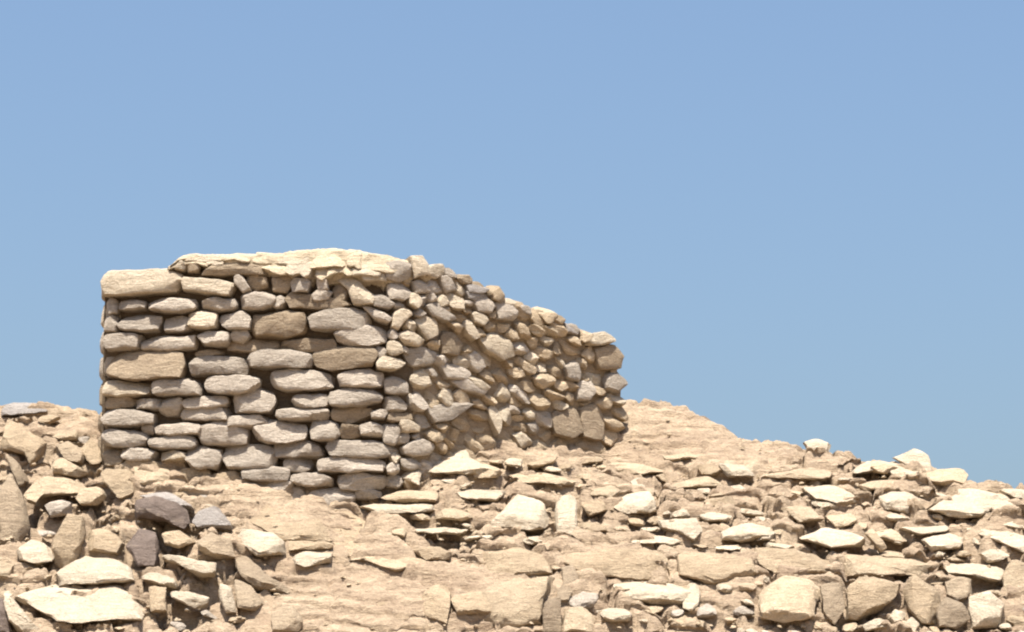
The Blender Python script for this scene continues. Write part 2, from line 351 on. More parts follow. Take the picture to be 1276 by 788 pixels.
front = [  # zone, extent, tone, how proud
    ('A', 185, 330, 322, 377, 'm', .05), ('A', 128, 322, 188, 396, 'm', .02), ('A', 343, 318, 574, 387, 'm', .06), ('A', 603, 328, 775, 380, 'm', .05),
    ('A', 788, 297, 955, 377, 'm', .05), ('A', 945, 303, 1012, 367, 'm', .03), ('A', 180, 405, 398, 484, 'm', .05), ('A', 122, 408, 188, 484, 'm', .04), ('A', 413, 408, 545, 484, 'm', .03),
    ('A', 530, 383, 668, 474, 'w', .06), ('A', 687, 383, 838, 478, 'm', .04), ('A', 843, 383, 1113, 508, 'n', .05), ('A', 118, 498, 302, 572, 'm', .06),
    ('A', 300, 505, 568, 577, 'm', .04), ('A', 588, 488, 733, 553, 'm', .06), ('A', 743, 478, 828, 534, 'm', .02), ('A', 715, 515, 985, 582, 'n', -.01), ('A', 985, 512, 1252, 580, 'n', .0),
    ('A', 125, 573, 518, 722, 'n', .05), ('A', 543, 605, 828, 697, 'm', .05), ('A', 548, 572, 695, 606, 'n', .0), ('A', 828, 577, 1138, 667, 'm', .06),
    ('B', 113, 140, 348, 212, 'w', .06), ('B', 362, 118, 598, 207, 'm', .05), ('B', 613, 108, 888, 197, 'm', .06), ('B', 748, 172, 965, 293, 'm', .05), ('B', 928, 88, 1243, 182, 'm', .07),
    ('B', 122, 213, 270, 268, 'n', .01), ('B', 276, 222, 398, 272, 'm', .03), ('B', 388, 222, 503, 305, 'm', .03), ('B', 503, 213, 728, 270, 'm', .04), ('B', 498, 266, 738, 328, 'm', .03),
    ('B', 110, 278, 368, 357, 'm', .06), ('B', 1040, 198, 1218, 268, 'm', .05), ('B', 968, 270, 1222, 328, 'm', .06), ('B', 112, 373, 338, 462, 'm', .06), ('B', 306, 338, 368, 398, 'm', .03),
    ('B', 368, 343, 594, 402, 'm', .05), ('B', 338, 412, 568, 472, 'm', .06), ('B', 588, 335, 828, 448, 'm', .04), ('B', 712, 303, 933, 367, 'm', .05), ('B', 847, 333, 1113, 440, 'm', .06),
    ('B', 958, 420, 1195, 513, 'm', .02), ('B', 108, 470, 217, 552, 'n', .02), ('B', 208, 468, 376, 528, 'm', .05), ('B', 398, 486, 522, 528, 'w', .05), ('B', 518, 458, 693, 572, 'm', .05),
    ('B', 698, 453, 968, 573, 'm', .05), ('B', 998, 500, 1133, 582, 'm', .02), ('B', 798, 558, 1033, 628, 'm', .06), ('B', 1038, 592, 1243, 657, 'm', .06), ('B', 922, 622, 1043, 692, 'm', .04),
    ('B', 215, 535, 420, 590, 'b', .03), ('B', 420, 560, 640, 640, 'b', .02), ('B', 640, 580, 800, 650, 'b', .02), ('B', 110, 545, 225, 620, 'b', .02),
    ('C', 178, 373, 493, 478, 'm', .05), ('C', 198, 557, 503, 668, 'n', .04), ('C', 312, 458, 562, 548, 'm', .05), ('C', 558, 528, 628, 602, 'w', .06), ('C', 508, 612, 638, 673, 'w', .06),
    ('C', 500, 560, 560, 615, 'm', .03), ('D', 325, 82, 547, 163, 'm', .05), ('D', 543, 103, 663, 198, 'm', .04), ('D', 272, 177, 540, 258, 'm', .06), ('D', 543, 213, 663, 292, 'm', .04),
    ('D', 292, 262, 492, 342, 'n', .02), ('D', 488, 273, 558, 323, 'm', .04), ('D', 558, 285, 690, 333, 'n', .02), ('D', 178, 333, 335, 428, 'm', .06), ('D', 333, 350, 433, 418, 'n', .03),
    ('D', 428, 343, 543, 408, 'm', .05), ('D', 540, 335, 622, 443, 'm', .03), ('D', 622, 328, 713, 388, 'w', .05), ('D', 608, 390, 662, 442, 'm', .03), ('D', 268, 428, 628, 513, 'm', .05),
    ('D', 638, 430, 783, 503, 'm', .04), ('D', 217, 518, 553, 583, 'm', .06), ('D', 558, 540, 622, 592, 'm', .03), ('D', 630, 508, 723, 573, 'm', .04), ('D', 318, 588, 558, 668, 'm', .04),
    ('D', 158, 662, 402, 762, 'm', .04), ('D', 400, 665, 533, 713, 'm', .03), ('D', 60, 650, 165, 745, 'm', .01), ('D', 0, 560, 60, 640, 'm', .01), ('D', 555, 600, 640, 660, 'm', .01),
]
for i, (z, x0, y0, x1, y1, t, pr) in enumerate(front):
    wall_stone(box(z, x0, y0, x1, y1, i), t, pr)
shaped = [
    ('A', [(132, 200), (300, 190), (430, 176), (482, 190), (494, 235), (470, 288), (300, 298), (138, 308)], 'w', .06),
    ('A', [(500, 222), (600, 226), (750, 250), (742, 285), (725, 312), (620, 300), (520, 282)], 'w', .06),
    ('A', [(465, 150), (500, 140), (525, 165), (510, 185), (470, 182)], 'w', .04), ('A', [(525, 148), (590, 150), (580, 190), (530, 192)], 'n', .02),
    ('A', [(755, 205), (790, 205), (835, 280), (800, 295), (760, 250)], 'm', .04), ('A', [(810, 205), (905, 205), (915, 265), (860, 285), (825, 260)], 'n', .0),
    ('A', [(600, 165), (760, 150), (900, 160), (905, 200), (760, 208), (610, 205)], 'n', .03),
    ('C', [(0, 205), (85, 215), (100, 240), (70, 290), (0, 285)], 'n', .0), ('C', [(88, 240), (140, 222), (187, 245), (170, 292), (100, 290)], 'm', .05), ('C', [(55, 300), (190, 290), (300, 320), (378, 345), (300, 372), (100, 368)], 'n', .02),
    ('C', [(215, 208), (262, 205), (272, 280), (225, 292)], 'm', .04), ('C', [(193, 310), (240, 275), (295, 290), (270, 330), (210, 340)], 'm', .05), ('C', [(290, 260), (340, 240), (378, 300), (360, 345), (300, 330)], 'n', .0),
    ('C', [(318, 228), (370, 208), (400, 225), (500, 312), (482, 348), (400, 352), (370, 280)], 'w', .05), ('C', [(468, 305), (530, 302), (592, 350), (570, 375), (500, 362)], 'm', .05), ('C', [(448, 372), (480, 362), (582, 420), (560, 445), (500, 425)], 'm', .04),
    ('C', [(438, 200), (550, 192), (555, 240), (450, 242)], 'w', .05), ('C', [(553, 150), (600, 138), (668, 150), (668, 225), (610, 242), (560, 225)], 'm', .05), ('C', [(672, 125), (750, 112), (760, 205), (690, 222)], 'w', .05),
    ('C', [(755, 165), (830, 150), (845, 200), (800, 225), (760, 215)], 'w', .04), ('C', [(558, 255), (640, 245), (685, 300), (640, 332), (575, 325)], 'm', .03), ('C', [(662, 300), (700, 292), (728, 345), (700, 375), (668, 350)], 'w', .05),
    ('C', [(680, 240), (745, 230), (762, 295), (700, 300)], 'm', .03), ('C', [(800, 315), (840, 305), (862, 360), (820, 375)], 'w', .04), ('C', [(748, 360), (800, 345), (885, 425), (850, 445), (780, 410)], 'm', .05),
    ('C', [(590, 400), (650, 365), (690, 400), (640, 440), (610, 480), (585, 460)], 'w', .05), ('C', [(690, 430), (740, 395), (795, 440), (795, 500), (750, 525), (720, 480)], 'w', .05), ('C', [(610, 500), (660, 480), (745, 530), (720, 562), (640, 550)], 'w', .05),
    ('C', [(820, 215), (875, 215), (895, 280), (840, 295)], 'm', .04), ('C', [(922, 445), (960, 435), (1003, 510), (980, 535), (940, 500)], 'w', .05), ('C', [(820, 500), (880, 475), (932, 540), (900, 600), (830, 590)], 'n', .03),
    ('C', [(1012, 520), (1080, 488), (1150, 520), (1185, 600), (1120, 625), (1040, 580)], 'w', .06), ('C', [(968, 395), (1010, 380), (1048, 430), (1020, 458), (980, 440)], 'w', .05), ('C', [(980, 340), (1050, 318), (1092, 350), (1060, 395), (1000, 385)], 'm', .04),
    ('C', [(1090, 345), (1140, 328), (1205, 400), (1170, 432), (1100, 420)], 'm', .05), ('C', [(945, 285), (1000, 272), (1055, 320), (1000, 342), (955, 325)], 'g', .03), ('C', [(640, 580), (720, 560), (795, 590), (780, 650), (680, 655)], 'm', .03),
    ('C', [(818, 650), (880, 638), (965, 690), (940, 725), (850, 715)], 'm', .05), ('C', [(945, 705), (985, 700), (1055, 765), (1030, 785), (980, 760)], 'w', .05), ('C', [(938, 590), (1000, 580), (1045, 650), (1000, 685), (955, 650)], 'm', .04),
    ('K', [(590, 620), (640, 590), (690, 600), (700, 690), (660, 715), (600, 695)], 'n', .05), ('K', [(700, 600), (770, 580), (795, 620), (775, 720), (710, 705)], 'n', .05), ('K', [(690, 500), (735, 482), (755, 530), (730, 565), (690, 560)], 'm', .05),
    ('K', [(760, 360), (830, 345), (865, 390), (850, 440), (770, 440)], 'n', .05), ('K', [(720, 345), (745, 308), (800, 295), (835, 315), (825, 338), (770, 350)], 'w', .06), ('K', [(795, 460), (850, 455), (880, 500), (840, 535), (800, 520)], 'm', .06),
    ('K', [(640, 430), (680, 410), (705, 450), (690, 490), (650, 480)], 'm', .05), ('K', [(250, 100), (300, 112), (340, 130), (310, 150), (260, 140)], 'g', .04), ('K', [(640, 250), (700, 285), (690, 310), (650, 295)], 'g', .03),
    ('K', [(180, 480), (270, 480), (330, 520), (310, 545), (230, 520)], 'm', .05), ('K', [(340, 590), (370, 580), (390, 640), (370, 700), (350, 650)], 'w', .04), ('K', [(100, 600), (200, 570), (280, 575), (190, 640), (130, 650)], 'm', .05),
]
for z, pts, t, pr in shaped:
    wall_stone(zp(z, pts), t, pr, n=28, m=11, e=0.42, rough=0.07, cuts=6, shrink=1.12, cutd=0.8)

# the rest of the receding face: small tumbled stones packed between the ones above
topl = [(470, 335), (500, 330), (540, 328), (580, 345), (620, 366), (650, 380), (690, 392), (720, 410), (750, 425), (775, 452), (790, 480)]
botl = [(470, 610), (505, 608), (530, 592), (560, 572), (600, 560), (640, 552), (680, 556), (745, 558), (757, 530), (790, 494)]
ft = lambda x: float(np.interp(x, [p[0] for p in topl], [p[1] for p in topl]))
fb = lambda x: float(np.interp(x, [p[0] for p in botl], [p[1] for p in botl]))
def inside(p, poly):
    c = False; n = len(poly)
    for i in range(n):
        (x1, y1), (x2, y2) = poly[i], poly[(i + 1) % n]
        if (y1 > p[1]) != (y2 > p[1]) and p[0] < (x2 - x1) * (p[1] - y1) / (y2 - y1) + x1: c = not c
    return c
rng = random.Random(31)
fixed = [(sum(p[0] for p in q) / len(q), sum(p[1] for p in q) / len(q)) for q in placed]
edge = []
for q in placed:                                              # outline points of laid stones keep the packing off them
    for i in range(len(q)):
        a, b = q[i], q[(i + 1) % len(q)]
        for t in (0, .33, .66): edge.append((a[0] + (b[0] - a[0]) * t, a[1] + (b[1] - a[1]) * t))
edge = np.array(edge)
sites = []
CA, SA, STR = math.cos(0.75), math.sin(0.75), 1.55               # stones slump down to the right
def warp(x, y): u, v = x * CA + y * SA, -x * SA + y * CA; return u / STR, v
for trial in range(14000):
    x = rng.uniform(488, 772); lo, hi = ft(x) + 5, fb(x) - 2
    if hi - lo < 8: continue
    y = rng.uniform(lo, hi)
    if any(inside((x, y), q) for q in placed): continue
    if np.hypot(edge[:, 0] - x, edge[:, 1] - y).min() < 3.4: continue
    u, v = warp(x, y)
    dm = rng.choice((11, 14, 18, 22)) * (1.1 if trial < 6000 else .8 if trial < 10000 else .55)
    if any(math.hypot(s[2] - u, s[3] - v) < (dm + s[4]) / 2 for s in sites): continue
    sites.append((x, y, u, v, dm))
S = np.array([(s[2], s[3]) for s in sites])
for i, (x, y, u, v, dm) in enumerate(sites):
    pts, rad = [], []
    for k in range(18):
        t = 2 * math.pi * k / 18; dx, dy = math.cos(t), math.sin(t)         # in the slumped frame
        r = 15.0
        dd = S - np.array([u, v]); dot = dd[:, 0] * dx + dd[:, 1] * dy; l2 = (dd ** 2).sum(1)
        ok = dot > 1e-6
        if ok.any(): r = min(r, (l2[ok] / (2 * dot[ok])).min() * 1.16)
        ux, uy = dx * STR, dy
        wx_, wy_ = ux * CA - uy * SA, ux * SA + uy * CA                      # back to the photo frame
        L = math.hypot(wx_, wy_); ex, ey = wx_ / L, wy_ / L; R_ = r * L
        de = edge - np.array([x, y]); dt = de[:, 0] * ex + de[:, 1] * ey; pr = abs(de[:, 0] * ey - de[:, 1] * ex)
        ok = (dt > 0) & (pr < 3.0)
        if ok.any(): R_ = min(R_, dt[ok].min() + 2.2)
        R_ = max(3.5, R_)
        if x + ex * R_ > 783: R_ = max(3.5, (783 - x) / ex)
        rad.append((ex, ey, R_))
    RR = [q[2] for q in rad]
    for _ in range(2): RR = [min(RR[k], (RR[k - 1] + RR[(k + 1) % 18]) / 2 * 1.05) * .7 + .3 * (RR[k - 1] + RR[(k + 1) % 18]) / 2 for k in range(18)]
    pts = [(x + q[0] * r_, y + q[1] * r_) for q, r_ in zip(rad, RR)]
    wall_stone(pts, rng.choice('mcbwbcc' if x > 540 else 'mcwmb'), rng.uniform(0.012, 0.07), 0.2, n=26, rough=0.13, cuts=9, keep=False, cutd=0.62, bulge=0.05)

# earth and rubble fill behind the facing, closed on every side
cols = np.linspace(127, 774, 84)
skyl = [(127, 350), (215, 345), (240, 332), (330, 330), (430, 325), (500, 330), (545, 338), (600, 362), (650, 388), (700, 405), (750, 432), (775, 470), (786, 492)]
fs = lambda x: float(np.interp(x, [p[0] for p in skyl], [p[1] for p in skyl]))
xa, xc = at(130, 450, 0.3).x, at(786, 480, 1.9).x
V, Fc = [], []
NR, NT = 40, 14
rows = NR + NT + 2
for i, px in enumerate(cols):
    t = i / (len(cols) - 1)
    x = at(px, 450, wy(px)).x; y, nn = wall_at(x)
    ins = float(np.interp(px, [127, 135, 470, 520, 790], [.05, .10, .09, .035, .02]))
    fxp, fyp = x - nn.x * ins * .6, y - nn.y * ins
    ztop = at(px, fs(px), wy(px)).z
    zlow = float(hbase(x, y + .1)[0]) - 0.35
    bxp, byp = xa + 0.03 + (xc - 0.35 - xa) * t, 1.45 + (2.75 - 1.45) * t
    zb = min(ztop, float(hbase(bxp, byp)[0]) + 0.9 * (1 - t) + 0.15)
    for k in range(NR):
        s = k / (NR - 1); z = zlow + (ztop - zlow) * s
        b = noise.noise(Vector((x * 9, y * 9, z * 9))) * 0.012
        V.append((fxp + nn.x * b, fyp + nn.y * b, z))
    for k in range(NT):
        s = (k + 1) / NT; zz = ztop + (zb - ztop) * s + noise.noise(Vector((fxp * 3 + s * 4, s * 5 + fyp, 2))) * 0.05 * (1 if s < 1 else 0)
        V.append((fxp + (bxp - fxp) * s, fyp + (byp - fyp) * s, zz))
    V.append((bxp, byp, float(hbase(bxp, byp)[0]) - 0.3)); V.append((bxp, byp - .02, zlow if zlow < float(hbase(bxp, byp)[0]) - .3 else float(hbase(bxp, byp)[0]) - 0.35))
for i in range(len(cols) - 1):
    for k in range(rows):
        k2 = (k + 1) % rows
        Fc.append((i * rows + k, (i + 1) * rows + k, (i + 1) * rows + k2, i * rows + k2))
Fc.append(tuple(range(rows))[::-1][::-1]); Fc.append(tuple((len(cols) - 1) * rows + k for k in range(rows))[::-1])
core = link('core', V, Fc, M['core'], ruin, sharp=60)
core.data.materials.append(M['n'])                            # clay bedding shows between the stones of the receding side
for i in range(len(cols) - 1):
    if cols[i] > 512:
        for k in range(NR): core.data.polygons[i * rows + k].material_index = 1

# pale cap of old mortar and flat stones along the crown
cappoly = zp('P', [(206, 334), (222, 320), (236, 313), (290, 312), (345, 311), (372, 307), (400, 306), (436, 307), (470, 312), (500, 318), (528, 322), (545, 330), (552, 338), (520, 340), (486, 342), (452, 340), (430, 338), (404, 344), (385, 343), (352, 338), (330, 334), (290, 330), (262, 329), (232, 327)])
nseg = 170
ctop = [(206, 334), (222, 320), (236, 313), (290, 312), (345, 311), (372, 307), (400, 306), (436, 307), (470, 312), (500, 318), (528, 324), (552, 338)]
cbot = [(206, 336), (232, 329), (262, 331), (290, 332), (330, 337), (352, 340), (385, 345), (404, 346), (430, 341), (452, 345), (486, 350), (520, 346), (552, 342)]
V, Fc = [], []
rr_ = 16
for i in range(nseg + 1):
    px = 206 + (552 - 206) * i / nseg
    yt = float(np.interp(px, *zip(*ctop))); yb = float(np.interp(px, *zip(*cbot)))
    Y0 = wy(px); p = at(px, yt, Y0); q = at(px, max(yb, yt + 1.5), Y0)
    jz = noise.noise(Vector((px * .09, 3, 1))) * 0.010 + noise.noise(Vector((px * .31, 7, 1))) * 0.008
    jb = noise.noise(Vector((px * .07, 8, 4))) * 0.05 + noise.noise(Vector((px * .21, 8, 4))) * 0.03
    x = q.x; y, nn = wall_at(x)
    depth = 1.0
    p.z -= 0.02; zt, zb = p.z + jz, min(q.z + jb * min(1, (p.z - q.z) / .1), p.z - .01)
    h = zt - zb
    prof = [(.010, 0.0), (-.0, .2), (.0, .5), (.01, .75), (.03, .92), (.06, 1.0), (.15, 1.0), (.3, 1.0), (.45, .99), (.6, .97), (.75, .93), (.9, .8), (.95, .3), (.9, -.1), (.45, -.4), (.05, -.25)]
    for kk, (dd, hz) in enumerate(prof):
        b = (noise.noise(Vector((x * 7, kk * .7, hz * 3))) * 0.022 + noise.noise(Vector((x * 19, kk * .9, hz * 5))) * 0.016) if 0 < kk < 12 else 0
        dy = dd * depth
        V.append((x - nn.x * min(dd, .1) * .6 - nn.x * b, y - nn.y * min(dd, .1) + max(0, dd - .1) - nn.y * b, zb + h * hz + b * .5 * (hz < .9)))
for i in range(nseg):
    for k in range(rr_):
        k2 = (k + 1) % rr_
        Fc.append((i * rr_ + k, (i + 1) * rr_ + k, (i + 1) * rr_ + k2, i * rr_ + k2))
Fc.append(tuple(range(rr_))); Fc.append(tuple(nseg * rr_ + k for k in range(rr_))[::-1])
link('cap', V, Fc, M['cap'], ruin, sharp=50)

rc = random.Random(12)
for row, (h0, nst) in enumerate([(0.0, 8), (0.34, 9)]):       # three ragged rows of broken slabs, stepping down and out
    xs_ = sorted(rc.uniform(0, 1) for _ in range(nst - 1)); xs_ = [0] + [0.5 * q + 0.5 * (i + 1) / nst for i, q in enumerate(xs_)] + [1]
    for i in range(nst):
        a0, a1 = 210 + xs_[i] * 312, 210 + xs_[i + 1] * 312 + rc.uniform(1, 5)
        pts = []
        for k in range(5):
            px = a0 + (a1 - a0) * k / 4; tp = float(np.interp(px, *zip(*ctop))); bt = max(float(np.interp(px, *zip(*cbot))), tp + 6)
            pts.append((px, tp + (bt - tp) * h0 + (rc.uniform(-1.2, 1.2) if row == 0 else rc.uniform(-2.5, 2.5))))
        for k in range(4, -1, -1):
            px = a0 + (a1 - a0) * k / 4; tp = float(np.interp(px, *zip(*ctop))); bt = max(float(np.interp(px, *zip(*cbot))), tp + 6)
            pts.append((px + rc.uniform(-1.5, 1.5), tp + (bt - tp) * min(1.15, h0 + .72) + rc.uniform(-3.0, 3.5)))
        wall_stone(pts, rc.choice(('cap', 'cap', 'w')), -0.005 + row * 0.012 + rc.uniform(-.01, .02), 0.4, name='capstone', n=30, rough=0.10, cuts=6, keep=False, cutd=0.78, bulge=0.08, lean=rc.uniform(0.35, 0.9))
# ragged stones along the falling crest, and the squared end of the wall
rng = random.Random(5)
for px, wd, ht, t in [(560, 22, 14, 'm'), (578, 20, 14, 'n'), (596, 24, 12, 'n'), (618, 20, 14, 'm'), (636, 22, 13, 'w'), (657, 20, 12, 'm'), (676, 20, 14, 'n'), (694, 22, 12, 'b'), (713, 20, 14, 'm'), (731, 18, 14, 'w'), (766, 20, 16, 'm')]:
    y0 = ft(px) + 4
    a = 0.5; pts = []
    for k in range(10):
        t_ = 2 * math.pi * k / 10; ux, uy = math.cos(t_) * wd / 2 * rng.uniform(.85, 1.1), math.sin(t_) * ht / 2 * rng.uniform(.85, 1.1)
        pts.append((px + ux * math.cos(a) - uy * math.sin(a), y0 + ux * math.sin(a) + uy * math.cos(a)))
    wall_stone(pts, t, 0.03, 0.3, n=20, m=9, e=0.5, rough=0.08, keep=False)
for k in range(7):                                            # end face, course by course, going back from the edge
    z0 = at(130, 570 - k * 33, .3).z; z1 = at(130, 570 - (k + 1) * 33 + 2, .3).z
    y = 0.36
    while y < 1.3:
        L = rng.uniform(0.22, 0.42)
        poly = [(y, z0), (y + L - .02, z0 + rng.uniform(-.01, .02)), (y + L - .02, z1), (y, z1 + rng.uniform(-.02, .01))]
        sid[0] += 1
        Vv, Ff = lump(poly, 0.2, 18, 8, 1, 0.4, 0.05, 3, sid[0])
        link('stone', [(xa + 0.045 + d, yy, z) for yy, d, z in Vv], [f[::-1] for f in Ff], M[rng.choice('mmnw')], ruin)
        y += L

# ------------------------------------------------------------------ rocks of the hillside
laid = []
def ground_rock(pts, tone, lean=1.3, thick=None, lab=None, name='rock', e=0.42, rough=0.07, cuts=6, sink=0.42, n=30, m=12, soft=0, group=None, back=0.0, cutd=0.70):
    sid[0] += 1
    xs, ys = [p[0] for p in pts], [p[1] for p in pts]
    cx = (min(xs) + max(xs)) / 2; yb = max(ys)
    Y0 = hit(cx, yb - 0.15 * (yb - min(ys))) + back
    zb = at(cx, yb, Y0).z
    poly = []
    for px, py in pts:
        Y = Y0
        for _ in range(3): Y = Y0 + lean * (at(px, py, Y).z - zb)
        q = at(px, py, Y); poly.append((q.x, q.z))
    a = sum(poly[i][0] * poly[(i + 1) % len(poly)][1] - poly[(i + 1) % len(poly)][0] * poly[i][1] for i in range(len(poly)))
    if a < 0: poly = poly[::-1]
    wv = max(p[0] for p in poly) - min(p[0] for p in poly); hv = max(p[1] for p in poly) - min(p[1] for p in poly)
    if thick is None: thick = 0.10 + 0.45 * min(wv, hv * math.hypot(1, lean))
    V, Fc = lump(poly, thick, n, m, soft, e, rough, cuts, sid[0], cutdepth=cutd, bulge=0.10)
    ym = Y0 + lean * hv * .35
    gap = float(V[:, 2].min()) - float(hbase(float(V[:, 0].mean()), ym)[0])
    if gap > -0.03:                                         # on a crest: the foot reaches down into the ground
        zm = V[:, 2].mean(); low = V[:, 2] < zm
        V[low, 2] -= (gap + 0.05) * np.minimum(1, (zm - V[low, 2]) / (hv * .3))
    # front stands clear of the slope by (1 - sink) of its thickness
    out = [(x, Y0 + lean * (z - zb) + d - thick * (0.5 - sink), z) for x, d, z in V]
    laid.append(pts)
    if lab:
        o = link(name, out, Fc, M[tone]); o['label'] = lab; o['category'] = 'boulder' if name == 'boulder' else 'rock'
        if group: o['group'] = group
    else:
        o = link(name, out, Fc, M[tone], hill)
    return o
G = ground_rock
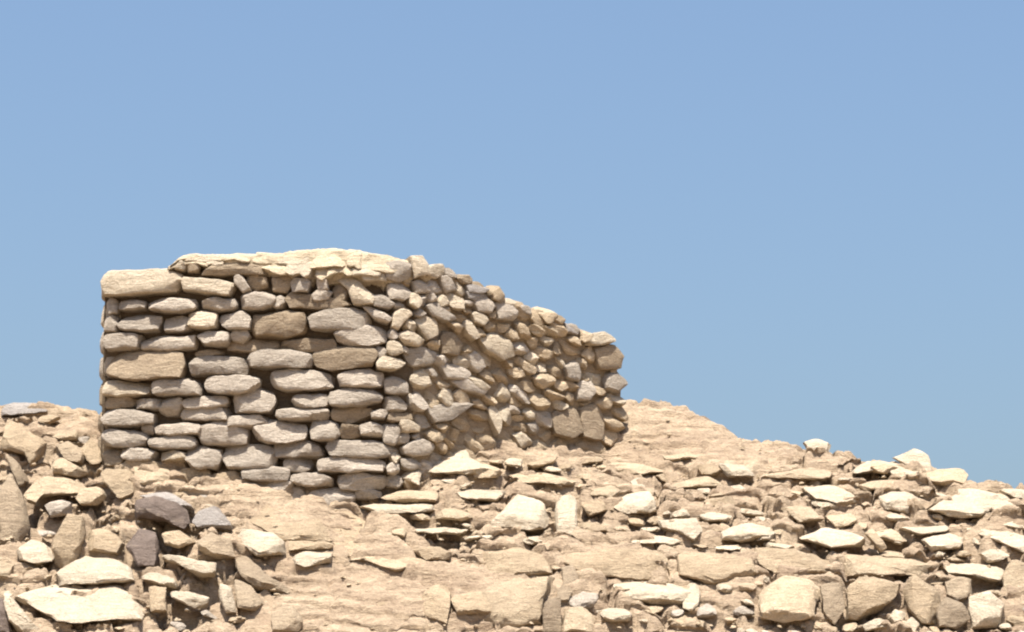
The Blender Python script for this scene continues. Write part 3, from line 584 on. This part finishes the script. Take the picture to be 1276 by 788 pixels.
# bare beds and outcrops that belong to the hill
beds = [
    ('L', [(0, 205), (30, 192), (150, 262), (330, 372), (345, 440), (262, 502), (205, 512), (150, 432), (60, 402), (0, 392)], 'b', 0.9), ('L', [(340, 365), (420, 340), (500, 400), (535, 480), (485, 502), (400, 455)], 'n', 0.7),
    ('L', [(490, 405), (560, 330), (632, 400), (622, 482), (560, 492)], 'b', 0.9), ('L', [(310, 312), (380, 272), (482, 300), (472, 342), (370, 342)], 'c', 1.2), ('G6', [(0, 240), (40, 268), (85, 350), (97, 450), (60, 502), (0, 502)], 'n', 0.6),
    ('G6', [(22, 200), (60, 228), (98, 290), (70, 310), (40, 262)], 'n', 0.6), ('G6', [(-30, 545), (20, 535), (60, 570), (40, 610), (-30, 605)], 'c', 1.0),
    ('G6', [(0, 622), (100, 592), (190, 640), (260, 642), (482, 652), (492, 692), (480, 758), (330, 765), (200, 760), (100, 702), (40, 660)], 'w', 1.5), ('B4', [(225, 592), (302, 592), (305, 720), (240, 705)], 'b', 0.6),
    ('B4', [(590, 470), (650, 460), (760, 560), (850, 610), (832, 632), (700, 622), (620, 542)], 'n', 1.0), ('B4', [(570, 275), (700, 235), (832, 262), (1000, 272), (1032, 395), (825, 402), (700, 345)], 'b', 1.3),
    ('B4', [(600, 560), (680, 600), (740, 650), (700, 700), (610, 690)], 'n', 1.0), ('G7', [(370, 282), (450, 266), (562, 302), (652, 402), (640, 440), (425, 470), (382, 382)], 'b', 1.4),
    ('G7', [(200, 400), (400, 400), (395, 430), (210, 440)], 'b', 1.2), ('G7', [(722, 432), (800, 402), (912, 442), (900, 482), (800, 482)], 'b', 1.1), ('G7', [(732, 342), (985, 342), (972, 370), (760, 362)], 'w', 1.6),
    ('G7', [(530, 450), (640, 455), (900, 490), (880, 520), (700, 510), (560, 490)], 'c', 1.6), ('G7', [(770, 590), (880, 590), (920, 650), (900, 760), (790, 720)], 'b', 1.0), ('G7', [(960, 640), (1060, 600), (1130, 680), (1040, 720), (970, 700)], 'b', 1.1),
    ('C5', [(210, 232), (330, 102), (440, 72), (482, 152), (642, 232), (440, 262), (330, 242)], 'w', 1.5), ('C5', [(400, 342), (560, 316), (692, 332), (622, 392), (440, 392)], 'w', 1.6), ('C5', [(470, 200), (560, 180), (670, 215), (660, 255), (480, 260)], 'c', 1.3),
    ('C5', [(660, 172), (700, 142), (782, 152), (772, 192), (700, 186)], 'w', 1.5), ('C5', [(800, 182), (900, 152), (982, 132), (960, 172), (842, 202)], 'c', 1.5), ('C5', [(700, 240), (800, 220), (960, 225), (1100, 270), (1080, 295), (950, 285), (760, 290)], 'c', 1.5),
    ('G8', [(440, 182), (560, 152), (602, 182), (562, 215), (442, 207)], 'c', 1.5), ('G8', [(420, 232), (520, 222), (542, 262), (462, 292)], 'b', 1.2), ('G8', [(410, 312), (520, 322), (542, 352), (452, 372)], 'b', 1.2),
    ('G8', [(640, 392), (740, 372), (852, 390), (862, 416), (740, 416), (650, 406)], 'w', 1.6), ('G8', [(360, 432), (640, 432), (842, 432), (832, 542), (622, 560), (422, 542), (352, 482)], 'b', 0.9), ('G8', [(840, 440), (1000, 430), (1160, 480), (1190, 560), (1000, 580), (850, 540)], 'b', 0.9),
    ('G8', [(0, 430), (120, 395), (260, 440), (300, 540), (180, 550), (0, 545)], 'b', 0.9), ('G8', [(0, 562), (340, 560), (332, 600), (262, 650), (252, 782), (0, 782)], 'c', 0.9), ('G8', [(350, 672), (440, 682), (492, 732), (482, 790), (352, 790)], 'c', 0.7),
    ('G8', [(260, 650), (340, 640), (345, 790), (265, 790)], 'n', 0.5), ('G8', [(760, 182), (842, 142), (942, 112), (1052, 160), (930, 168)], 'c', 1.5), ('G8', [(950, 212), (1082, 202), (1092, 242), (960, 252)], 'b', 1.3),
    ('R', [(440, 292), (560, 252), (622, 300), (562, 352), (470, 342)], 'w', 1.6), ('R', [(630, 342), (760, 272), (862, 312), (852, 372), (740, 372)], 'w', 1.6), ('R', [(250, 362), (350, 352), (382, 392), (300, 412)], 'c', 1.3), ('R', [(0, 402), (82, 422), (62, 452), (0, 456)], 'w', 1.5),
    ('R', [(520, 402), (600, 410), (722, 392), (702, 422), (600, 432)], 'w', 1.6), ('R', [(610, 452), (700, 422), (772, 442), (752, 482), (650, 492)], 'w', 1.5), ('R', [(720, 402), (800, 382), (1000, 452), (1000, 512), (882, 462)], 'w', 1.5),
    ('R', [(820, 502), (900, 482), (932, 512), (862, 542)], 'w', 1.3), ('R', [(670, 542), (800, 532), (912, 562), (892, 612), (820, 592), (700, 572)], 'w', 1.5), ('R', [(900, 582), (940, 522), (1000, 542), (1000, 682), (930, 682)], 'c', 0.7),
    ('R', [(0, 480), (180, 490), (290, 520), (300, 580), (180, 580), (0, 570)], 'b', 1.0), ('R', [(300, 500), (480, 510), (650, 540), (640, 590), (560, 580), (330, 580)], 'c', 1.3), ('R', [(240, 620), (320, 600), (330, 700), (300, 770), (250, 720)], 'n', 0.6), ('R', [(690, 590), (790, 580), (800, 650), (740, 680), (700, 650)], 'n', 0.7),
    ('R', [(170, 262), (300, 252), (382, 312), (342, 332), (222, 302)], 'w', 1.6), ('R', [(370, 245), (440, 235), (560, 230), (500, 262), (400, 268)], 'c', 1.5), ('R', [(90, 330), (200, 330), (240, 380), (160, 390)], 'c', 1.3),
    ('S', [(0, 472), (150, 452), (300, 482), (342, 502), (240, 522), (40, 512)], 'c', 1.7), 
    ('S', [(330, 430), (420, 405), (640, 410), (600, 440), (440, 445), (380, 460)], 'c', 1.6), ('S', [(500, 482), (560, 462), (640, 512), (600, 530), (530, 520)], 'b', 1.1),
    ('U', [(0, 170), (80, 150), (260, 150), (480, 240), (440, 270), (280, 262), (260, 220), (120, 230), (0, 250)], 'w', 1.4), ('U', [(500, 240), (620, 210), (820, 200), (860, 250), (820, 330), (640, 330), (520, 300)], 'c', 1.0), ('U', [(780, 350), (900, 340), (1100, 410), (1190, 420), (1090, 520), (960, 540), (800, 460)], 'w', 1.5),
    ('U', [(1080, 370), (1280, 350), (1290, 440), (1200, 430)], 'w', 1.1), ('W', [(360, 300), (420, 260), (490, 370), (480, 440), (400, 560), (300, 560), (360, 430)], 'n', 0.9), ('X', [(0, 180), (220, 190), (620, 280), (600, 330), (430, 330), (240, 260), (0, 250)], 'c', 1.5),
    ('X', [(0, 300), (240, 300), (480, 420), (560, 560), (560, 640), (300, 650), (0, 640)], 'b', 1.5), ('X', [(620, 520), (780, 480), (800, 600), (700, 640), (640, 610)], 'c', 1.1), ('X', [(840, 540), (1000, 480), (1190, 560), (1150, 660), (900, 680)], 'b', 1.2),
    ('V', [(0, 420), (120, 430), (160, 560), (60, 640), (0, 620)], 'w', 1.4), ('Q', [(740, 500), (900, 480), (1000, 560), (1000, 700), (900, 740), (780, 620)], 'b', 1.1), ('Q', [(1000, 480), (1270, 470), (1270, 640), (1080, 650), (1010, 600)], 'c', 1.3),
]
for z, pts, t, ln in beds:
    big = (max(p[0] for p in pts) - min(p[0] for p in pts)) / Z[z][2] > 60
    G(zp(z, pts), t, ln, sink=(0.60 if t in 'bcn' else 0.45) if big else 0.36, n=44 if big else 30, rough=0.10, cuts=9)

# loose rocks, each its own thing
loose = [
    ('L', [(5, 120), (150, 116), (300, 122), (305, 155), (150, 166), (15, 166)], 'g', 1.6, 'flat_rock', 'flat grey-brown slab on the skyline at the far left edge'),
    ('L', [(320, 502), (385, 450), (470, 502), (562, 542), (480, 572), (330, 547)], 'c', 1.0, 'rock', 'cream wedge-shaped rock lying on the arched slab below the wall end'),
    ('L', [(160, 682), (210, 612), (290, 552), (420, 582), (522, 612), (562, 642), (480, 682), (330, 682), (250, 692), (230, 742), (182, 722)], 'c', 0.8, 'arched_rock', 'arched cream slab bridging a dark hollow beside the wall end'),
    ('L', [(470, 702), (540, 612), (640, 652), (662, 692), (600, 742), (500, 742)], 'c', 0.8, 'rock', 'rounded cream rock at the right end of the arched slab'),
    ('G6', [(150, 375), (190, 350), (240, 365), (240, 402), (170, 410)], 'm', 0.5, 'rock', 'small round stone in the hollow under the arched slab'),
    ('G6', [(60, 522), (110, 486), (175, 510), (182, 556), (120, 566), (65, 552)], 'w', 0.9, 'rock', 'pale blocky rock resting above the broad bright ledge at left'),
    ('G6', [(180, 492), (230, 402), (280, 412), (287, 472), (250, 562), (210, 592), (180, 562)], 'b', 0.4, 'standing_rock', 'upright tan rock leaning between the hollow and the white slab'),
    ('G6', [(290, 452), (360, 440), (412, 502), (392, 536), (300, 522)], 'b', 0.7, 'rock', 'squat tan rock directly above the big white slab'),
    ('G6', [(190, 592), (270, 536), (380, 552), (440, 582), (446, 622), (330, 632), (195, 640)], 'w', 1.1, 'white_rock', 'thick bright white slab lying on the broad ledge at lower left'),
    ('Y', [(0, 420), (50, 440), (110, 560), (230, 700), (330, 800), (110, 800), (60, 600)], 'w', 0.5, 'leaning_rock', 'white pointed slab leaning in the bottom left corner'),
    ('Y', [(-40, 520), (30, 540), (70, 640), (100, 800), (-40, 800)], 'd', 0.3, 'rock', 'dark rock in the very bottom left corner'),
    ('B4', [(130, 422), (180, 342), (262, 352), (272, 450), (290, 512), (190, 514)], 'd', 0.6, 'boulder', 'dark purple boulder between the white slab and the long cream stone'),
    ('B4', [(165, 222), (270, 206), (342, 232), (400, 272), (412, 312), (380, 352), (300, 312), (172, 302)], 'd', 0.6, 'boulder', 'dark grey boulder under the pale ridge stone below the wall'),
    ('B4', [(180, 202), (300, 184), (400, 234), (432, 270), (400, 284), (280, 218)], 'g', 0.9, 'rock', 'thin pale grey stone draped over the dark grey boulder'),
    ('B4', [(410, 312), (450, 270), (530, 252), (582, 300), (592, 352), (500, 342), (440, 342)], 'g', 0.8, 'rock', 'bluish grey rock beside the dark grey boulder'),
    ('B4', [(600, 342), (760, 360), (812, 402), (822, 452), (700, 470), (620, 410)], 'w', 1.0, 'tilted_rock', 'whitish slab with grey underside tilted down toward the smooth bedrock'),
    ('B4', [(830, 482), (900, 442), (1022, 440), (1012, 492), (900, 512), (862, 502)], 'w', 1.0, 'flat_rock', 'short white slab alone on the tan bedrock below the wall'),
    ('B4', [(280, 352), (350, 342), (432, 402), (362, 432), (300, 412)], 'b', 0.7, 'rock', 'small tan rock just under the dark grey boulder'),
    ('B4', [(280, 442), (350, 452), (450, 492), (522, 502), (516, 552), (440, 552), (380, 512), (290, 482)], 'w', 0.8, 'long_stone', 'long cream stone sloping down beside the dark purple boulder'),
    ('B4', [(440, 402), (500, 352), (582, 392), (602, 470), (540, 482), (450, 452)], 'n', 0.7, 'rock', 'mauve brown rock under the bluish grey rock'),
    ('B4', [(180, 532), (270, 536), (342, 562), (350, 602), (290, 592), (200, 562)], 'w', 1.0, 'rock', 'small bright stone beneath the dark purple boulder'),
    ('B4', [(530, 572), (580, 590), (606, 702), (562, 712), (530, 642)], 'w', 0.3, 'standing_rock', 'narrow white upright stone right of the dark pits'),
    ('B4', [(310, 612), (400, 616), (492, 642), (482, 682), (430, 692), (330, 642)], 'w', 0.8, 'rock', 'white stone bridging the two dark pits at lower left'),
    ('B4', [(750, 712), (800, 672), (862, 682), (892, 742), (882, 792), (760, 792)], 'n', 0.5, 'boulder', 'round brown boulder at the bottom edge below the smooth bedrock'),
    ('G7', [(500, 247), (560, 226), (612, 240), (700, 246), (832, 236), (842, 266), (720, 280), (600, 286), (560, 266)], 'w', 1.4, 'thin_rock', 'thin white slab at the foot of the wall corner'),
    ('G7', [(840, 272), (920, 256), (985, 270), (1002, 300), (960, 312), (840, 302)], 'c', 1.2, 'overhanging_rock', 'cream slab overhanging a dark slot near the wall corner'),
    ('G7', [(680, 122), (750, 82), (776, 112), (770, 160), (720, 142)], 'w', 0.9, 'rock', 'white wedge of stone against the wall corner base'),
    ('G7', [(600, 212), (700, 182), (862, 190), (842, 230), (690, 236)], 'c', 1.4, 'flat_rock', 'flat cream slab lying above the thin white slab by the wall corner'),
    ('G7', [(640, 352), (700, 332), (722, 360), (702, 386), (650, 382)], 'c', 0.9, 'rock', 'small cream stone below the dark slot'),
    ('C5', [(600, 522), (640, 472), (760, 352), (832, 342), (902, 422), (952, 522), (832, 560), (720, 560), (600, 542)], 'w', 1.3, 'triangular_rock', 'large triangular white slab on the slope below the receding wall'),
    ('C5', [(955, 372), (1082, 342), (1087, 562), (1052, 632), (980, 622), (960, 482)], 'w', 0.9, 'upright_rock', 'upright white block right beside the large triangular slab'),
    ('G8', [(550, 252), (640, 182), (722, 192), (762, 272), (700, 282), (620, 286)], 'w', 1.2, 'rock', 'triangular white rock above the dark cleft in mid slope'),
    ('G8', [(750, 312), (832, 302), (920, 300), (952, 352), (912, 402), (862, 372), (770, 342)], 'w', 1.4, 'flat_rock', 'bright slab with a notched lower edge below the dark cleft'),
    ('G8', [(920, 282), (1000, 272), (1082, 290), (1062, 316), (960, 316)], 'w', 1.3, 'thin_rock', 'thin pale slab above the bright notched slab'),
    ('G8', [(1000, 372), (1100, 322), (1242, 342), (1232, 392), (1120, 402), (1010, 392)], 'w', 1.5, 'flat_rock', 'broad white slab with a dark shadow line along its lower edge'),
    ('G8', [(1000, 62), (1150, 72), (1172, 122), (1060, 122)], 'w', 1.5, 'flat_rock', 'pale slab beside the dark nook high on the slope'),
    ('G8', [(560, 592), (700, 572), (842, 582), (922, 622), (882, 672), (620, 662)], 'w', 1.6, 'white_rock', 'large bright white slab under the long tan ledge'),
    ('G8', [(480, 682), (652, 692), (642, 742), (540, 746)], 'w', 1.0, 'rock', 'white chunk perched over a small hole at the bottom edge'),
    ('R', [(175, 97), (230, 80), (282, 100), (262, 126), (200, 122)], 'w', 0.8, 'rock', 'small white rock on the skyline halfway down the ridge'),
    ('R', [(505, 152), (545, 140), (590, 118), (640, 140), (645, 178), (600, 178), (560, 165)], 'w', 0.7, 'rock', 'white two-humped rock standing highest on the lower skyline'),
    ('R', [(20, 202), (200, 186), (282, 210), (262, 240), (120, 228), (20, 222)], 'c', 1.5, 'long_rock', 'long narrow slab casting a dark line below the ridge crest'),
    ('R', [(410, 182), (470, 165), (532, 190), (480, 212), (420, 202)], 'c', 1.2, 'rock', 'cream rock just below the two-humped white skyline rock'),
    ('R', [(860, 332), (930, 302), (962, 332), (902, 372)], 'w', 1.0, 'rock', 'small white rock near the right edge under the skyline'),
    ('R', [(150, 442), (280, 402), (400, 450), (412, 470), (280, 484)], 'w', 1.4, 'flat_rock', 'bright slab ending at the dark crevice on the right slope'),
    ('R', [(400, 422), (430, 410), (482, 482), (462, 502)], 'c', 0.5, 'leaning_stone', 'small stone leaning steeply into the dark crevice'),
    ('R', [(0, 650), (100, 590), (200, 590), (252, 640), (212, 742), (100, 757), (20, 742)], 'c', 0.9, 'boulder', 'large boulder with a dark hollow in its shaded side at lower right'),
    ('R', [(330, 642), (350, 590), (440, 590), (542, 592), (522, 652), (462, 722), (380, 752), (335, 742)], 'b', 0.6, 'boulder', 'tan boulder with a bright flat top and shaded front at lower right'),
    ('R', [(540, 602), (580, 580), (682, 652), (672, 762), (610, 762), (560, 702)], 'b', 0.6, 'boulder', 'speckled tan boulder between the flat-topped boulder and the brown one'),
    ('R', [(660, 702), (700, 660), (762, 682), (782, 742), (740, 782), (670, 772)], 'n', 0.4, 'boulder', 'shaded brown boulder near the bottom right corner'),
    ('R', [(780, 662), (850, 640), (912, 692), (902, 772), (790, 777)], 'w', 0.6, 'boulder', 'white blocky boulder right of the shaded brown one'),
    ('T', [(60, 740), (170, 690), (260, 700), (250, 760), (90, 790)], 'w', 0.9, 'rock', 'small white rock on the bottom edge under the flat-topped boulder'),
    ('T', [(250, 690), (310, 615), (390, 650), (360, 710), (290, 735)], 'w', 0.7, 'rock', 'little cream stone tucked under the flat-topped boulder'),
    ('T', [(360, 740), (430, 680), (490, 740), (480, 800), (380, 800)], 'w', 0.7, 'rock', 'little white stone under the speckled boulder at the bottom edge'),
]
for z, pts, t, ln, nm, lab in loose:
    G(zp(z, pts), t, ln, lab=lab, name=nm, sink=0.28, n=36, rough=0.085, cuts=8)

# smaller half-buried stones between them
rng = random.Random(77)
sk = [(0, 520), (125, 512), (130, 590), (270, 604), (400, 632), (490, 640), (530, 606), (600, 566), (745, 566), (790, 505), (860, 524), (940, 557), (1040, 584), (1120, 598), (1200, 614), (1276, 624)]
cnt = 0
for _ in range(6000):
    if cnt >= 125: break
    px = rng.uniform(-10, 1286) if rng.random() < .45 else rng.uniform(560, 1286)
    lo = float(np.interp(px, *zip(*sk))) + 3
    py = rng.uniform(lo, 795)
    flat = px > 560 and py < 700
    wd = rng.choice((22, 28, 36, 48) if flat else (12, 15, 18, 22, 28, 36)) * rng.uniform(.85, 1.2); ht = wd * (rng.uniform(.2, .36) if flat else rng.uniform(.32, .62))
    if inside((px, py), [(750, 480), (900, 520), (1030, 585), (960, 590), (760, 585)]): continue
    if inside((px, py), [(270, 600), (520, 655), (640, 690), (690, 800), (290, 800)]) and rng.random() < .85: continue
    if any(inside((px + dx * wd, py + dy * ht), q) for q in laid for dx, dy in ((0, 0), (.3, 0), (-.3, 0), (0, .35), (0, -.35))): continue
    a = rng.uniform(-.35, .35) + (0.2 if px > 900 else 0)
    pts = []
    for k in range(9):
        t_ = 2 * math.pi * (k + rng.uniform(-.25, .25)) / 9; q_ = rng.uniform(.82, 1.12)
        ux, uy = math.cos(t_) * wd / 2 * q_, math.sin(t_) * ht / 2 * q_
        pts.append((px + ux * math.cos(a) - uy * math.sin(a), py + ux * math.sin(a) + uy * math.cos(a)))
    G(pts, rng.choice('wwwccb' if flat else 'wccbbm'), rng.uniform(1.3, 1.9) if flat else rng.uniform(.8, 1.6), sink=rng.uniform(.4, .55) if flat else rng.uniform(.3, .5), n=16, rough=0.12, cuts=10, name='stone', cutd=0.55)
    cnt += 1

# scree: chips too small and many to count
V, Fc = [], []
dirs = []
for i in range(1800):
    px, py = rng.uniform(-60, 1330), rng.uniform(500, 830)
    lo = float(np.interp(px, *zip(*sk)))
    if py < lo: continue
    y = hit(px, py); p = at(px, py, y)
    s = 0.005 + 0.02 * rng.random() ** 2.5
    b0 = len(V)
    yaw = rng.uniform(0, 6.28); cyw, syw = math.cos(yaw), math.sin(yaw)
    pts = [(-1, -.7, 0), (.9, -.8, .1), (1.1, .7, 0), (-.8, .8, .1), (-.6, -.5, .8), (.6, -.4, .9), (.7, .5, .7), (-.5, .4, 1)]
    z0 = float(hbase(p.x, p.y)[0])
    for a_, b_, c_ in pts:
        a_, b_, c_ = (q + rng.uniform(-.25, .25) for q in (a_, b_, c_))
        V.append((p.x + s * (a_ * cyw - b_ * syw), p.y + s * (a_ * syw + b_ * cyw), z0 + s * (c_ * .8 + b_ * .2)))
    for f in ((3, 2, 1, 0), (4, 5, 6, 7), (0, 1, 5, 4), (1, 2, 6, 5), (2, 3, 7, 6), (3, 0, 4, 7)): Fc.append(tuple(b0 + k for k in f))
sc_ = link('scree', V, Fc, M['c'], None, sharp=30)
sc_['kind'] = 'stuff'; sc_['label'] = 'small stone chips scattered over the hillside'; sc_['category'] = 'scree'
